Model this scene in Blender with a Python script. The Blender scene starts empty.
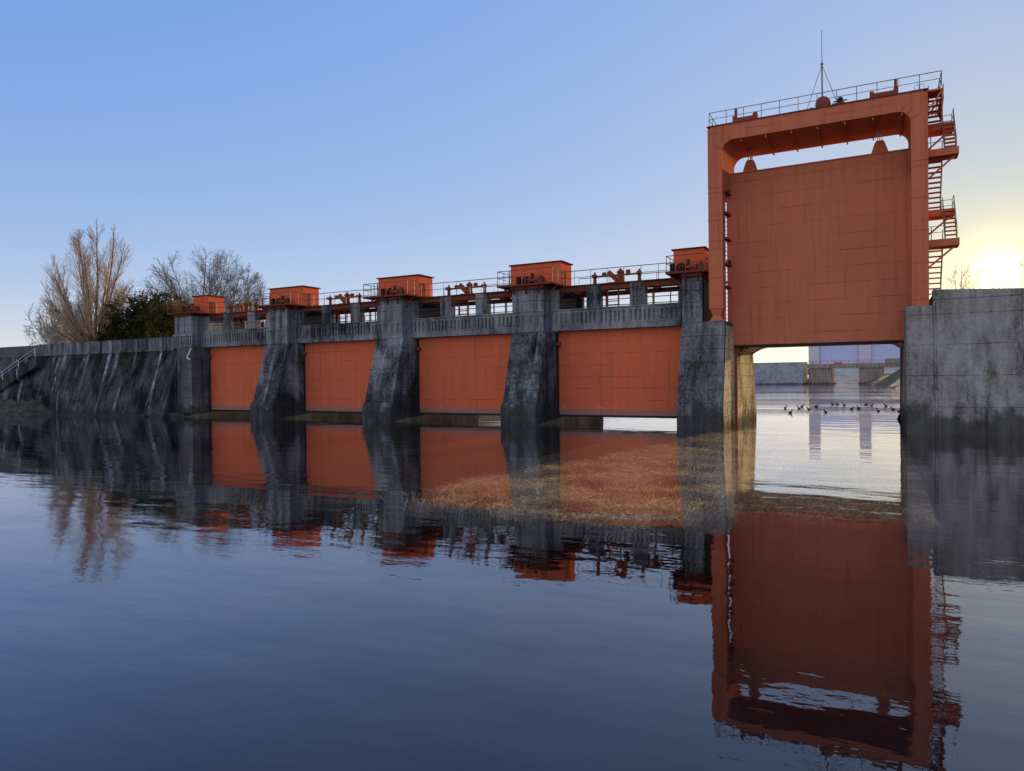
import bpy, math, random
from mathutils import Vector, Matrix
R=math.radians
scn=bpy.context.scene
col=scn.collection
random.seed(7)
WATER=0.0
S=10.0            # bay spacing

# ------------------------------------------------------------ node helpers
class NT:
    def __init__(s,name):
        s.m=bpy.data.materials.new(name); s.m.use_nodes=True; s.t=s.m.node_tree; s.t.nodes.clear()
        s.out=s.n('ShaderNodeOutputMaterial')
    def n(s,ty,ins=None,**kw):
        nd=s.t.nodes.new(ty)
        for k,v in kw.items(): setattr(nd,k,v)
        for k,v in (ins or {}).items():
            sk=nd.inputs[k]
            if isinstance(v,bpy.types.NodeSocket): s.t.links.new(v,sk)
            else: sk.default_value=v
        return nd
    def pos(s,scale=(1,1,1),loc=(0,0,0)):
        g=s.n('ShaderNodeNewGeometry')
        return s.n('ShaderNodeMapping',{'Vector':g.outputs['Position'],'Scale':scale,'Location':loc}).outputs[0]
    def noise(s,vec,scale=1,detail=4,rough=.55,dist=0):
        return s.n('ShaderNodeTexNoise',{'Vector':vec,'Scale':scale,'Detail':detail,'Roughness':rough,'Distortion':dist}).outputs[0]
    def ramp(s,fac,*stops):
        r=s.n('ShaderNodeValToRGB',{'Fac':fac}); e=r.color_ramp.elements
        while len(e)<len(stops): e.new(.5)
        for el,(p,c) in zip(e,stops):
            el.position=p; el.color=(c,c,c,1) if isinstance(c,(int,float)) else (*c,1)
        return r.outputs[0]
    def math(s,op,a,b=0.0,c=0.0,clamp=False):
        return s.n('ShaderNodeMath',{0:a,1:b,2:c},operation=op,use_clamp=clamp).outputs[0]
    def mix(s,f,a,b,bt='MIX'):
        nd=s.n('ShaderNodeMix',data_type='RGBA',blend_type=bt)
        for i,v in ((0,f),(6,a),(7,b)):
            if isinstance(v,bpy.types.NodeSocket): s.t.links.new(v,nd.inputs[i])
            else: nd.inputs[i].default_value=(*v,1) if isinstance(v,tuple) else v
        return nd.outputs[2]
    def z(s):
        g=s.n('ShaderNodeNewGeometry')
        return s.n('ShaderNodeSeparateXYZ',{0:g.outputs['Position']}).outputs
    def lines(s,coord,period,width,off=0.0):
        a=s.math('FRACT',s.math('MULTIPLY_ADD',coord,1/period,off))
        return s.math('LESS_THAN',a,width/period)
    def finish(s,colr,rough=.8,bump=None,bs=.3,bd=.02,metal=0,spec=.3,extra=None):
        p=s.n('ShaderNodeBsdfPrincipled',{'Roughness':rough,'Metallic':metal,'Specular IOR Level':spec})
        if isinstance(colr,tuple): p.inputs['Base Color'].default_value=(*colr,1)
        else: s.t.links.new(colr,p.inputs['Base Color'])
        if bump is not None:
            b=s.n('ShaderNodeBump',{'Height':bump,'Strength':bs,'Distance':bd})
            s.t.links.new(b.outputs[0],p.inputs['Normal'])
        s.t.links.new(p.outputs[0],s.out.inputs[0]); s.p=p
        return s.m

def concrete(name,light,mid,dark,amount=.5,joint=.68,jx=0.0,streak=.35,white=0.0,fine=1.0,algae=(1.9,-.45)):
    t=NT(name)
    big=t.noise(t.pos((.42,.42,.33)),1,6,.62,.5)
    st=t.noise(t.pos((2.6,2.6,.16)),1,5,.62)
    sm=t.noise(t.pos(),9,5,.65)
    f=t.math('ADD',t.math('MULTIPLY',big,1-streak),t.math('MULTIPLY',st,streak))
    f=t.math('ADD',f,t.math('MULTIPLY',t.math('SUBTRACT',sm,.5),.28*fine))
    c=t.ramp(f,(amount-.11,dark),(amount,mid),(amount+.13,light))
    # pale lime runs
    if white>0:
        run=t.noise(t.pos((1.25,.25,.02),(7,3,1)),1,4,.65,.06)
        brk=t.noise(t.pos((1.2,1.2,.6),(4,8,2)),1,5,.75)
        spk=t.noise(t.pos((7,7,3),(4,8,2)),1,3,.6)
        w=t.math('MULTIPLY',t.ramp(run,(.55,0.),(.63,1.)),t.ramp(brk,(.38,0.),(.62,1.)))
        w=t.math('MULTIPLY',w,t.ramp(spk,(.3,.25),(.6,1.)))
        c=t.mix(t.math('MULTIPLY',w,white),c,(.42,.44,.46))
    zz=t.z()
    # algae at the waterline, ragged edge
    alg=t.noise(t.pos((1.3,1.3,.9)),1,4,.6)
    h=t.math('MULTIPLY_ADD',alg,algae[0],algae[1])
    a=t.math('SUBTRACT',h,zz[2])
    a=t.ramp(t.math('MULTIPLY_ADD',a,1.1,.5),(.25,0.),(.8,1.))
    c=t.mix(t.math('MULTIPLY',a,.75),c,(.030,.032,.028))
    hgt=sm
    if joint:
        wob=t.math('MULTIPLY_ADD',t.noise(t.pos(),1.2,2),.02,zz[2])
        l=t.lines(wob,joint,.03,.12)
        if jx:
            g=t.n('ShaderNodeNewGeometry')
            l2=t.lines(zz[0],jx,.03,.3); l=t.math('MAXIMUM',l,l2)
        brkj=t.ramp(t.noise(t.pos(),1.5,3),(.35,.15),(.6,.85))
        l=t.math('MULTIPLY',l,brkj)
        c=t.mix(l,c,(.022,.024,.026))
        hgt=t.math('SUBTRACT',sm,t.math('MULTIPLY',l,.8))
    return t.finish(c,1.0,hgt,.5,.03,0,.0)

def paint(name,base,dirt,seam=0.0,seamx=0.0,rough=.5,scum=False,var=.35,rust=.3):
    t=NT(name); zz=t.z()
    big=t.noise(t.pos((.35,.35,.35)),1,4,.6)
    st=t.noise(t.pos((5,5,.25)),1,4,.6)
    sm=t.noise(t.pos(),14,4,.7)
    c=t.mix(t.math('MULTIPLY',t.ramp(big,(.35,0.),(.68,1.)),var),base,tuple(x*.74+.008 for x in base))
    c=t.mix(t.math('MULTIPLY',t.ramp(st,(.5,0.),(.72,1.)),rust),c,dirt)
    c=t.mix(t.math('MULTIPLY',t.ramp(sm,(.62,0.),(.72,1.)),rust*.8),c,dirt)
    hgt=t.math('MULTIPLY',sm,.15)
    fade=t.noise(t.pos((.5,.5,.22),(3,9,5)),1,5,.65)
    c=t.mix(t.math('MULTIPLY',t.ramp(fade,(.5,0.),(.72,1.)),.30),c,tuple(min(1,x*.82+.045) for x in base))
    runs=t.math('MULTIPLY',t.ramp(t.noise(t.pos((7,7,.12),(1,4,2)),1,3,.6),(.60,0.),(.68,1.)),t.ramp(t.noise(t.pos((.9,.9,.5),(8,2,6)),1,4,.6),(.45,0.),(.62,1.)))
    c=t.mix(t.math('MULTIPLY',runs,rust),c,tuple(x*.55 for x in dirt))
    if seam:
        wob=t.math('MULTIPLY_ADD',t.noise(t.pos(),.7,2),.03,zz[2])
        l=t.lines(wob,seam,.028)
        brk=t.ramp(t.noise(t.pos((.8,.8,3)),1,2),(.42,.0),(.60,.55))
        l=t.math('MULTIPLY',l,brk)
        if seamx:
            l=t.math('MAXIMUM',l,t.math('MULTIPLY',t.lines(zz[0],seamx,.022,.37),.12))
        c=t.mix(l,c,tuple(x*.3 for x in dirt))
        hgt=t.math('SUBTRACT',hgt,l)
    if scum:
        e=t.math('MULTIPLY_ADD',t.noise(t.pos((2,2,2)),1,3),.12,.72)
        s_=t.ramp(t.math('MULTIPLY_ADD',t.math('SUBTRACT',e,zz[2]),3.,.5),(.3,0.),(.7,1.))
        c=t.mix(t.math('MULTIPLY',s_,.7),c,(.16,.14,.13))
        sc=t.math('MULTIPLY',t.ramp(t.noise(t.pos((1.2,1.2,2.)),1.3,5,.8),(.60,0.),(.66,1.)),t.ramp(t.math('MULTIPLY',zz[2],.3),(.25,1.),(.75,0.)))
        c=t.mix(t.math('MULTIPLY',sc,.4),c,(.45,.40,.38))
    return t.finish(c,max(rough,.8),hgt,.35,.02,0,.0)

def plain(name,c,rough=.6,metal=0,var=.25,scale=6,spec=.0):
    t=NT(name); n=t.noise(t.pos(),scale,4,.65)
    cc=t.mix(t.ramp(n,(.3,0.),(.7,1.)),c,tuple(x*(1-var) for x in c))
    return t.finish(cc,rough,n,.2,.01,metal,spec)

M={}
M['pier']=concrete('weathered_pier_concrete',(.21,.21,.21),(.075,.075,.077),(.012,.012,.013),.505,.68,0,.28,.6,1.3,(6.,-1.3))
M['deckc']=concrete('parapet_concrete',(.24,.24,.24),(.12,.12,.123),(.022,.022,.023),.48,0,0,.35,.15)
M['column']=concrete('column_concrete',(.23,.235,.24),(.12,.12,.125),(.025,.025,.027),.49,.9,0,.5,.35)
M['rwall']=concrete('river_wall_concrete',(.27,.245,.215),(.17,.152,.135),(.055,.048,.043),.47,1.35,3.1,.5,.35,1.0,(3.2,-.6))  # sun flare's wash partly put into the lighter, warmer tone
M['tpier']=concrete('tower_pier_concrete',(.19,.178,.175),(.10,.094,.094),(.025,.023,.023),.49,.68,0,.42,.35,1.2,(3.2,-.6))
M['inner']=concrete('tower_pier_concrete_sunlit',(.68,.55,.33),(.42,.32,.18),(.10,.07,.04),.47,.68,0,.2,.3,2.2)  # lit copy of the tower pier concrete, golden sunlight painted in
M['slope']=concrete('battered_wall_concrete',(.10,.10,.10),(.04,.04,.041),(.011,.011,.011),.52,1.3,0,.35,1.0,1.5)
M['abut']=concrete('abutment_concrete',(.14,.137,.135),(.075,.073,.072),(.025,.024,.024),.50,.75,0,.4,.45,1.2,(3.,-.6))
M['cope']=concrete('wall_coping_concrete',(.20,.205,.215),(.10,.105,.11),(.03,.032,.035),.50,0,0,.6,.6)
M['bankwall']=concrete('plain_bank_wall_concrete',(.10,.10,.10),(.07,.072,.072),(.03,.03,.03),.46,0,0,.3,0)
M['farc']=concrete('far_concrete',(.30,.29,.27),(.2,.195,.185),(.1,.1,.1),.45,0,0,.5,0)
M['farp']=concrete('far_pier_concrete',(.30,.24,.2),(.22,.17,.14),(.10,.08,.07),.45,0,0,.8,0)
M['farw']=plain('far_pale_tower',(.55,.50,.52),.8,0,.1,.5)
M['gate']=paint('orange_gate_paint',(.54,.118,.052),(.22,.07,.045),.67,1.95,.55,True,.5,.38)
M['biggate']=paint('faded_orange_gate_paint',(.43,.13,.07),(.20,.075,.05),.80,2.3,.55,False,.55,.38)
M['tower']=paint('orange_tower_paint',(.46,.13,.062),(.20,.06,.03),1.35,0,.5,False,.3,.35)
M['house']=paint('orange_house_paint',(.56,.105,.042),(.22,.08,.04),0,0,.5,False,.2,.2)
M['mach']=paint('orange_machine_paint',(.24,.055,.025),(.12,.045,.025),0,0,.45,False,.4,.55)
M['rustbeam']=paint('red_brown_beam_paint',(.15,.042,.026),(.06,.035,.025),0,0,.6,False,.4,.6)
M['roof']=plain('dark_red_roof_sheet',(.12,.035,.025),.6)
M['dark']=plain('dark_rubber_and_steel',(.03,.026,.026),.7)
M['rail']=plain('grey_rail_steel',(.14,.13,.13),.5,.3)
M['brail']=plain('brown_rail_steel',(.20,.085,.06),.5,.2)
M['galv']=plain('galvanised_steel',(.42,.45,.50),.45,.6)
M['white']=plain('white_pipe_paint',(.75,.75,.75),.5)
M['tan']=concrete('pale_rear_concrete',(.38,.33,.24),(.28,.24,.17),(.1,.09,.07),.42,0)  # tan tone holds the sunlit sides of the rear posts
M['shadeface']=plain('painted_shade_facing',(.028,.028,.03),.9)  # near-black sheet colour, painted shade for side faces
M['blue']=plain('blue_steel_panel',(.46,.48,.68),.6,0,.12,.8)  # distance haze put into the colour, lightened towards lavender
M['redsign']=plain('red_sign_paint',(.75,.08,.05),.5)
M['duck']=plain('dark_duck_plumage',(.035,.03,.025),.8)

# ------------------------------------------------------------ mesh builder
class MB:
    def __init__(s): s.v=[]; s.f=[]
    def add(s,vs,fs):
        b=len(s.v); s.v+= [tuple(v) for v in vs]; s.f+=[tuple(b+i for i in f) for f in fs]; return s
    def box(s,x0,x1,y0,y1,z0,z1):
        return s.add([(x0,y0,z0),(x1,y0,z0),(x1,y1,z0),(x0,y1,z0),(x0,y0,z1),(x1,y0,z1),(x1,y1,z1),(x0,y1,z1)],
          [(0,3,2,1),(4,5,6,7),(0,1,5,4),(1,2,6,5),(2,3,7,6),(3,0,4,7)])
    def prismx(s,pr,x0,x1):      # profile (y,z) extruded along x
        n=len(pr); vs=[(x0,y,z) for y,z in pr]+[(x1,y,z) for y,z in pr]
        return s.add(vs,[tuple(range(n))[::-1],tuple(range(n,2*n))]+[(i,(i+1)%n,n+(i+1)%n,n+i) for i in range(n)])
    def prismy(s,pr,y0,y1):      # profile (x,z) extruded along y
        n=len(pr); vs=[(x,y0,z) for x,z in pr]+[(x,y1,z) for x,z in pr]
        return s.add(vs,[tuple(range(n)),tuple(range(n,2*n))[::-1]]+[(i,n+i,n+(i+1)%n,(i+1)%n) for i in range(n)])
    def prismz(s,pr,z0,z1):
        n=len(pr); vs=[(x,y,z0) for x,y in pr]+[(x,y,z1) for x,y in pr]
        return s.add(vs,[tuple(range(n))[::-1],tuple(range(n,2*n))]+[(i,(i+1)%n,n+(i+1)%n,n+i) for i in range(n)])
    def tube(s,p0,p1,r0,r1=None,n=8,cap=True):
        r1=r0 if r1 is None else r1
        p0=Vector(p0);p1=Vector(p1);d=(p1-p0)
        if d.length<1e-6: return s
        d.normalize(); a=d.orthogonal().normalized(); b=d.cross(a)
        vs=[p0+(a*math.cos(t)+b*math.sin(t))*r0 for t in [2*math.pi*i/n for i in range(n)]]
        vs+=[p1+(a*math.cos(t)+b*math.sin(t))*r1 for t in [2*math.pi*i/n for i in range(n)]]
        fs=[(i,(i+1)%n,n+(i+1)%n,n+i) for i in range(n)]
        if cap: fs+=[tuple(range(n))[::-1],tuple(range(n,2*n))]
        return s.add(vs,fs)
    def path(s,pts,radii,n=4):
        m=len(pts); vs=[]; 
        for i,p in enumerate(pts):
            d=(pts[min(i+1,m-1)]-pts[max(i-1,0)]).normalized(); a=d.orthogonal().normalized(); b=d.cross(a)
            for k in range(n):
                t=2*math.pi*k/n; vs.append(p+(a*math.cos(t)+b*math.sin(t))*radii[i])
        return s.add(vs,[(i*n+k,i*n+(k+1)%n,(i+1)*n+(k+1)%n,(i+1)*n+k) for i in range(m-1) for k in range(n)])
    def lathe(s,c,prof,n=16,axis='z'):
        vs=[]
        for r,h in prof:
            for k in range(n):
                t=2*math.pi*k/n; q=(r*math.cos(t),r*math.sin(t),h)
                if axis=='x': q=(q[2],q[0],q[1])
                if axis=='y': q=(q[0],q[2],q[1])
                vs.append((c[0]+q[0],c[1]+q[1],c[2]+q[2]))
        m=len(prof)
        return s.add(vs,[(i*n+k,i*n+(k+1)%n,(i+1)*n+(k+1)%n,(i+1)*n+k) for i in range(m-1) for k in range(n)]+[tuple(range(n))[::-1],tuple(range((m-1)*n,m*n))])
    def obox(s,p0,p1,w,h,up=(0,0,1)):   # oriented bar
        p0=Vector(p0);p1=Vector(p1);d=(p1-p0).normalized();u=Vector(up);a=d.cross(u)
        if a.length<1e-4: a=d.orthogonal()
        a.normalize(); b=a.cross(d).normalized()
        vs=[p+a*x*w/2+b*y*h/2 for p in (p0,p1) for x,y in ((-1,-1),(1,-1),(1,1),(-1,1))]
        return s.add(vs,[(0,3,2,1),(4,5,6,7),(0,1,5,4),(1,2,6,5),(2,3,7,6),(3,0,4,7)])
    def build(s,name,mat,parent=None,bevel=0,smooth=False):
        me=bpy.data.meshes.new(name); off=parent['_w'] if parent is not None else (0,0,0)
        me.from_pydata([(v[0]-off[0],v[1]-off[1],v[2]-off[2]) for v in s.v],[],s.f); me.validate(); me.update()
        me.materials.append(mat)
        import bmesh
        bm=bmesh.new(); bm.from_mesh(me); bmesh.ops.recalc_face_normals(bm,faces=bm.faces); bm.to_mesh(me); bm.free()
        if smooth: me.polygons.foreach_set('use_smooth',[True]*len(me.polygons))
        o=bpy.data.objects.new(name,me); col.objects.link(o)
        if parent is not None: o.parent=parent; o['_w']=off
        if bevel:
            b=o.modifiers.new('bevel','BEVEL'); b.width=bevel; b.segments=2; b.limit_method='ANGLE'; b.angle_limit=R(35)
        return o
def tag(o,label=None,cat=None,group=None,kind=None):
    if label: o['label']=label
    if cat: o['category']=cat
    if group: o['group']=group
    if kind: o['kind']=kind
    return o
def thing(name,label,cat,loc,group=None):
    o=bpy.data.objects.new(name,None); o.location=loc; o['_w']=tuple(loc); o.empty_display_size=.3; col.objects.link(o)
    return tag(o,label,cat,group)
def copy_tree(o,parent=None):
    c=o.copy(); col.objects.link(c)
    if parent is not None: c.parent=parent
    for ch in list(o.children): copy_tree(ch,c)
    return c
def dup(o,dx,label,group=None,dy=0,dz=0):
    c=copy_tree(o); c.location=Vector(o.location)+Vector((dx,dy,dz)); c['label']=label
    if group: c['group']=group
    return c

# ------------------------------------------------------------ railing
def railing(name,label,pts,h,sp=.85,group=None,mat='rail',rr=.022,pr=.02,cat='railing',flats=None):
    base=pts[0]; t=thing(name,label,cat,base,group)
    P=[Vector(p) for p in pts]
    top=MB(); mid=MB()
    for a,b in zip(P,P[1:]):
        top.tube(a+Vector((0,0,h)),b+Vector((0,0,h)),rr,n=6); mid.tube(a+Vector((0,0,h*.52)),b+Vector((0,0,h*.52)),rr*.75,n=6)
    top.build('top_rail',M[mat],t); mid.build('mid_rail',M[mat],t)
    done=[]
    for a,b in zip(P,P[1:]):
        n=max(1,round((b-a).length/sp))
        for i in range(n+1):
            p=a.lerp(b,i/n)
            if any((p-q).length<.05 for q in done): continue
            done.append(p); MB().tube(p,p+Vector((0,0,h)),pr,n=6).build('post',M[mat],t)
    return t

bay_names=['first bay left of the gate tower','second bay left of the gate tower','third bay left of the gate tower','bay beside the left bank']
G0=-16.89
def slots(mb,x0,x1,yf,dep,z0,z1,posts,nslot,th=.14,wide=.27):
    """wall with recessed upright slots; yf = front plane"""
    mb.box(x0,x1,yf+dep,yf+dep+th,z0,z1)
    zb=z0+.10*(z1-z0); zt=z1-.18*(z1-z0)
    mb.box(x0,x1,yf,yf+dep,z0,zb); mb.box(x0,x1,yf,yf+dep,zt,z1)
    xs=[x0]+posts+[x1]
    for p in posts: mb.box(p-.09,p+.09,yf-.035,yf,z0-.02,z1+.0)
    for a,b in zip(xs,xs[1:]):
        a2=a+.09;b2=b-.09;L=b2-a2
        if L<.2: mb.box(a,b,yf,yf+dep,zb,zt); continue
        k=max(1,round(L/wide)); 
        # solid strips between slots
        edges=[]; w=.12
        cs=[a2+L*(i+.5)/k for i in range(k)]
        cur=a
        for c in cs:
            mb.box(cur,c-w/2,yf,yf+dep,zb,zt); cur=c+w/2
        mb.box(cur,b,yf,yf+dep,zb,zt)

# ------------------------------------------------------------ one bay (prototype = bay beside the tower)
x0=G0; x1=G0+7.79
# --- sluice gate leaf
gts=[]
g=thing('sluice_gate','x','gate',(G0+3.9,37.84,.35),'orange sluice gates closed between the piers')
MB().box(x0+.13,x1-.13,37.84,38.12,.48,5.62).build('gate_leaf',M['gate'],g,.01)
MB().box(x0+.06,x1-.06,37.80,38.14,.36,.475).build('bottom_seal',M['dark'],g)
for xa in (x0-.05,x1-.10): MB().box(xa,xa+.15,37.82,38.2,.3,5.6).build('slot_shade_strip',M['dark'],g)  # dark strips stand in for the shaded gate slots
for z in (1.2,2.3,3.4,4.5): MB().box(x0+.15,x1-.15,38.125,38.6,z,z+.12).build('stiffening_rib',M['mach'],g)
for xs in (x0+.02,x1-.02):
    MB().lathe((xs+(.16 if xs<x0+1 else -.16),37.76,4.62),[(.02,-.12),(.13,-.12),(.13,.12),(.02,.12)],12,'x').build('roller',M['mach'],g,smooth=False)
for xs in (-13.75,-13.1): MB().tube((xs,38.0,5.5),(xs,38.0,8.0),.045,n=8).build('lifting_stem',M['mach'],g)
tie=MB().box(-13.8,-13.05,37.97,38.03,6.75,6.80).box(-13.8,-13.05,37.97,38.03,6.95,7.0); tie.build('stem_tie',M['mach'],g)
gts.append(g)
gl=['orange steel sluice gate nearest the gate tower, white light under its right half',
    'orange steel sluice gate in the second bay from the tall gate tower',
    'orange steel sluice gate in the third bay from the tall gate tower',
    'orange steel sluice gate in the bay beside the left bank']
g['label']=gl[0]
for k in (1,2,3): dup(g,-S*k,gl[k])
# --- footbridge span
b=thing('footbridge_span','x','footbridge',(G0+3.9,39.0,5.36),'concrete footbridge spans over the gates')
MB().box(x0-.3,x1+.3,37.42,41.3,5.36,5.62).box(x0-.1,x1+.1,37.30,37.42,5.36,5.66).build('deck_slab',M['deckc'],b,.015)
p=MB(); slots(p,x0-.0,x1+.0,37.30,.11,5.665,6.52,[G0+1.1+1.72*i for i in range(4)],5); p.build('parapet',M['deckc'],b)
MB().box(x0-.02,x1+.02,37.24,37.55,6.522,6.60).build('parapet_cap',M['deckc'],b,.01)
MB().box(x0,x1,41.1,41.24,5.62,6.35).build('rear_parapet',M['tan'],b)
nm='weathered concrete footbridge with slotted parapet, '
b['label']=nm+bay_names[0]
for k in (1,2,3): dup(b,-S*k,nm+bay_names[k])
# --- operating platform: two concrete columns, steel beams, rear frame
o=thing('operating_platform','x','platform',(G0+3.9,39.0,5.62),'steel operating platforms on concrete columns between the piers')
for a in (-14.87,-12.25): MB().box(a,a+.83,37.52,38.05,5.62,7.93).build('column',M['column'],o,.02)
MB().box(x0-.2,x1+.2,37.62,37.74,7.62,7.90).box(x0-.2,x1+.2,37.50,37.86,7.90,7.93).box(x0-.2,x1+.2,37.50,37.86,7.60,7.63).build('front_beam',M['rustbeam'],o)
MB().box(x0-.2,x1+.2,40.5,40.6,7.60,7.88).build('rear_beam',M['rustbeam'],o)
fl=MB().box(x0-.2,x1+.2,37.45,38.6,7.935,7.965).box(x0-.2,x1+.2,39.9,40.7,7.935,7.965); 
for i in range(5): fl.box(x0+.5+i*1.65,x0+.62+i*1.65,37.7,40.5,7.72,7.9)
fl.build('floor_grating',M['rustbeam'],o)
for xx in (-16.45,-14.9,-13.35,-11.95,-10.4,-9.4): MB().box(xx-.06,xx+.06,40.95,41.07,5.62,7.9).build('rear_post',M['tan'],o)
rf=MB()
for zz_ in (7.05,7.42): rf.box(x0,x1,41.0,41.04,zz_,zz_+.045)
rf.box(x0,x1,40.98,41.08,7.68,7.78).box(-12.9,-12.84,40.98,41.04,6.3,7.7).box(-10.95,-10.9,40.98,41.04,6.3,7.7).box(-15.6,-15.55,40.98,41.04,6.3,7.7)
rf.build('rear_rail',M['dark'],o)
for xx,sg in ((x0+.1,1),(x1-.1,-1)): MB().obox((xx,37.7,7.2),(xx+sg*.5,37.7,7.62),.06,.09).build('knee_brace',M['rustbeam'],o)
nm='rusty platform on two concrete columns, '
o['label']=nm+bay_names[0]
for k in (1,2,3): dup(o,-S*k,nm+bay_names[k])
# --- platform railings, front and rear
for yy,wh in ((37.5,'front'),(40.6,'rear')):
    r=railing('platform_railing','x',[(x0+.35,yy,7.97),(x1-.55,yy,7.97),(x1-.2,yy,8.13)],.82,.95,wh+' railings of the operating platforms')
    r['label']=f'thin {wh} platform railing, '+bay_names[0]
    for k in (1,2,3): dup(r,-S*k,f'thin {wh} platform railing, '+bay_names[k])
# --- screw hoists + gear drive
def screw(x,wh,k):
    h=thing('screw_hoist',f'small orange hoist stand, {wh} one of its pair, {bay_names[k]}','hoist',(x,38.1,7.965),'screw hoist stands on the platforms')
    MB().lathe((x,38.1,7.965),[(.20,0),(.20,.05),(.11,.09),(.09,.38),(.15,.42),(.15,.56),(.07,.62),(.05,.74)],12).build('pedestal',M['mach'],h,smooth=False)
    MB().lathe((x,38.0,8.46),[(.03,-.22),(.09,-.22),(.09,-.1),(.03,-.1)],10,'y').build('crank_boss',M['mach'],h)
    return h
for k in range(4):
    for x,wh in ((-14.55,'left'),(-11.9,'right')):
        screw(x-S*k,wh,k)
h=thing('gear_drive','x','gear drive',(-13.2,38.1,7.965),'orange gear drives on the platforms')
MB().box(-13.65,-12.75,37.9,38.3,7.965,8.06).build('base_plate',M['mach'],h)
MB().lathe((-13.0,38.1,8.06),[(.21,0),(.21,.1),(.18,.12),(.18,.48),(.22,.5),(.22,.56),(.10,.68),(.04,.76)],14).build('drum',M['mach'],h)
MB().obox((-13.72,38.1,8.66),(-13.2,38.1,8.16),.26,.24,(0,1,0)).build('chute',M['mach'],h,.01)
MB().lathe((-13.98,38.1,8.56),[(.02,-.14),(.10,-.1),(.13,0),(.10,.1),(.02,.14)],12,'x').lathe((-12.55,38.1,8.6),[(.02,-.12),(.12,-.1),(.12,.1),(.02,.12)],12,'x').build('coupling',M['mach'],h)
MB().tube((-14.5,38.1,8.45),(-11.95,38.1,8.45),.03,n=6).build('drive_shaft',M['mach'],h)
nm='orange gear drive with slanted chute, '
h['label']=nm+bay_names[0]
for k in (1,2,3): dup(h,-S*k,nm+bay_names[k])
v=thing('valve_stand','x','valve stand',(-12.55,39.3,5.62),'orange valve stands on the footbridge')
MB().lathe((-12.55,39.3,5.62),[(.16,0),(.16,.06),(.08,.1),(.07,1.3),(.13,1.35),(.10,1.6),(.04,1.68)],10).build('pedestal',M['mach'],v)
MB().lathe((-12.55,39.12,7.0),[(.16,-.02),(.18,0),(.16,.02)],14,'y').build('hand_wheel',M['mach'],v)
nm='orange valve stand in the middle opening, '
v['label']=nm+bay_names[0]
for k in (1,2,3): dup(v,-S*k,nm+bay_names[k])

# ------------------------------------------------------------ piers
pc=-18.0
pr=thing('gate_pier','x','pier',(pc,36,-1.8),'concrete piers between the orange gates')
prof=[(35.08,-1.8),(35.08,1.18),(36.33,5.30),(44.3,5.30),(45.7,.6),(45.7,-1.8)]
sh=MB().prismx(prof,pc-1.09,pc+1.09); sh.build('pier_shaft',M['pier'],pr,.05)
MB().prismx([(34.86,-1.8),(34.86,.95),(34.93,1.15),(35.05,1.22),(35.3,1.22),(35.3,-1.8)],pc-1.12,pc+1.10).build('pier_plinth',M['pier'],pr,.05)
nz=MB().box(pc-1.06,pc+.98,36.42,37.4,5.303,7.78); slots(nz,pc-1.08,pc+1.0,36.36,.05,5.60,6.42,[],4,.02,.46)
nz.box(pc-1.08,pc+1.0,36.36,36.42,5.31,5.598)
nz.box(pc-1.06,pc+.98,36.38,36.42,6.47,7.78)
nz.build('pier_head',M['column'],pr,.02)
MB().box(pc-1.5,pc+1.45,37.45,41.4,5.303,7.78).build('pier_core',M['column'],pr,.02)
MB().box(pc+1.452,pc+1.48,37.6,41.3,5.64,7.6).build('core_shade_plate',M['shadeface'],pr)  # thin dark plate, paints shade over the core's sunlit side
sl=MB().box(pc-1.85,pc+1.75,35.95,41.6,7.96,8.06).box(pc-1.1,pc+1.05,36.2,41.4,7.785,7.96)
sl.build('roof_slab',M['rustbeam'],pr,.01)
for xx in (pc-.9,pc-.1,pc+.7): MB().prismx([(36.0,7.95),(36.33,7.95),(36.33,7.5)],xx-.04,xx+.04).build('slab_bracket',M['rustbeam'],pr)
for sg,xx in ((1,pc+1.03),(-1,pc-1.1)): MB().obox((xx,36.7,7.3),(xx+sg*.62,36.7,7.93),.07,.1).build('slab_brace',M['rustbeam'],pr)
pn=['tall weathered grey pier, first one left of the tower pier','blackened weathered grey pier in the middle of the dam, second left of the tower pier','darkest weathered grey pier, the one nearest the left bank']
pr['label']=pn[0]
for k in (1,2): dup(pr,-S*k,pn[k])
# motor houses
def house(x0,x1,label,grp):
    c=(x0+x1)/2
    m=thing('motor_house',label,'motor house',(c,38.1,8.065),grp)
    MB().box(x0+.06,x1-.06,37.32,38.88,8.065,9.38).build('wall',M['house'],m,.01)
    MB().box(x0-.03,x1+.03,37.22,38.98,9.382,9.45).build('roof',M['roof'],m,.008)
    d=MB().box(x1-.06,x1-.035,37.62,38.0,8.07,8.95); d.build('door',M['mach'],m)
    MB().box(x1-.035,x1-.01,37.93,37.97,8.45,8.55).build('handle',M['dark'],d and m.children[-1])
    f=MB()
    for xx in (x0+.06+ (x1-x0-.12)*q for q in (.33,.66)): f.box(xx-.012,xx+.012,37.305,37.32,8.08,9.37)
    f.build('panel_seam',M['house'],m)
    return m
hl=['orange motor house on top of the first pier left of the tower pier','orange motor house on top of the middle pier','orange motor house on top of the pier nearest the left bank']
for k in range(3):
    house(-19.69-S*k,-16.28-S*k,hl[k],'wide orange motor houses on the piers')
house(-9.83,-8.07,'narrow orange motor house tucked against the tall gate tower','narrow orange motor houses at the ends')
house(-48.05,-46.28,'narrow orange motor house at the left bank end, in front of the bare trees','narrow orange motor houses at the ends')
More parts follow.
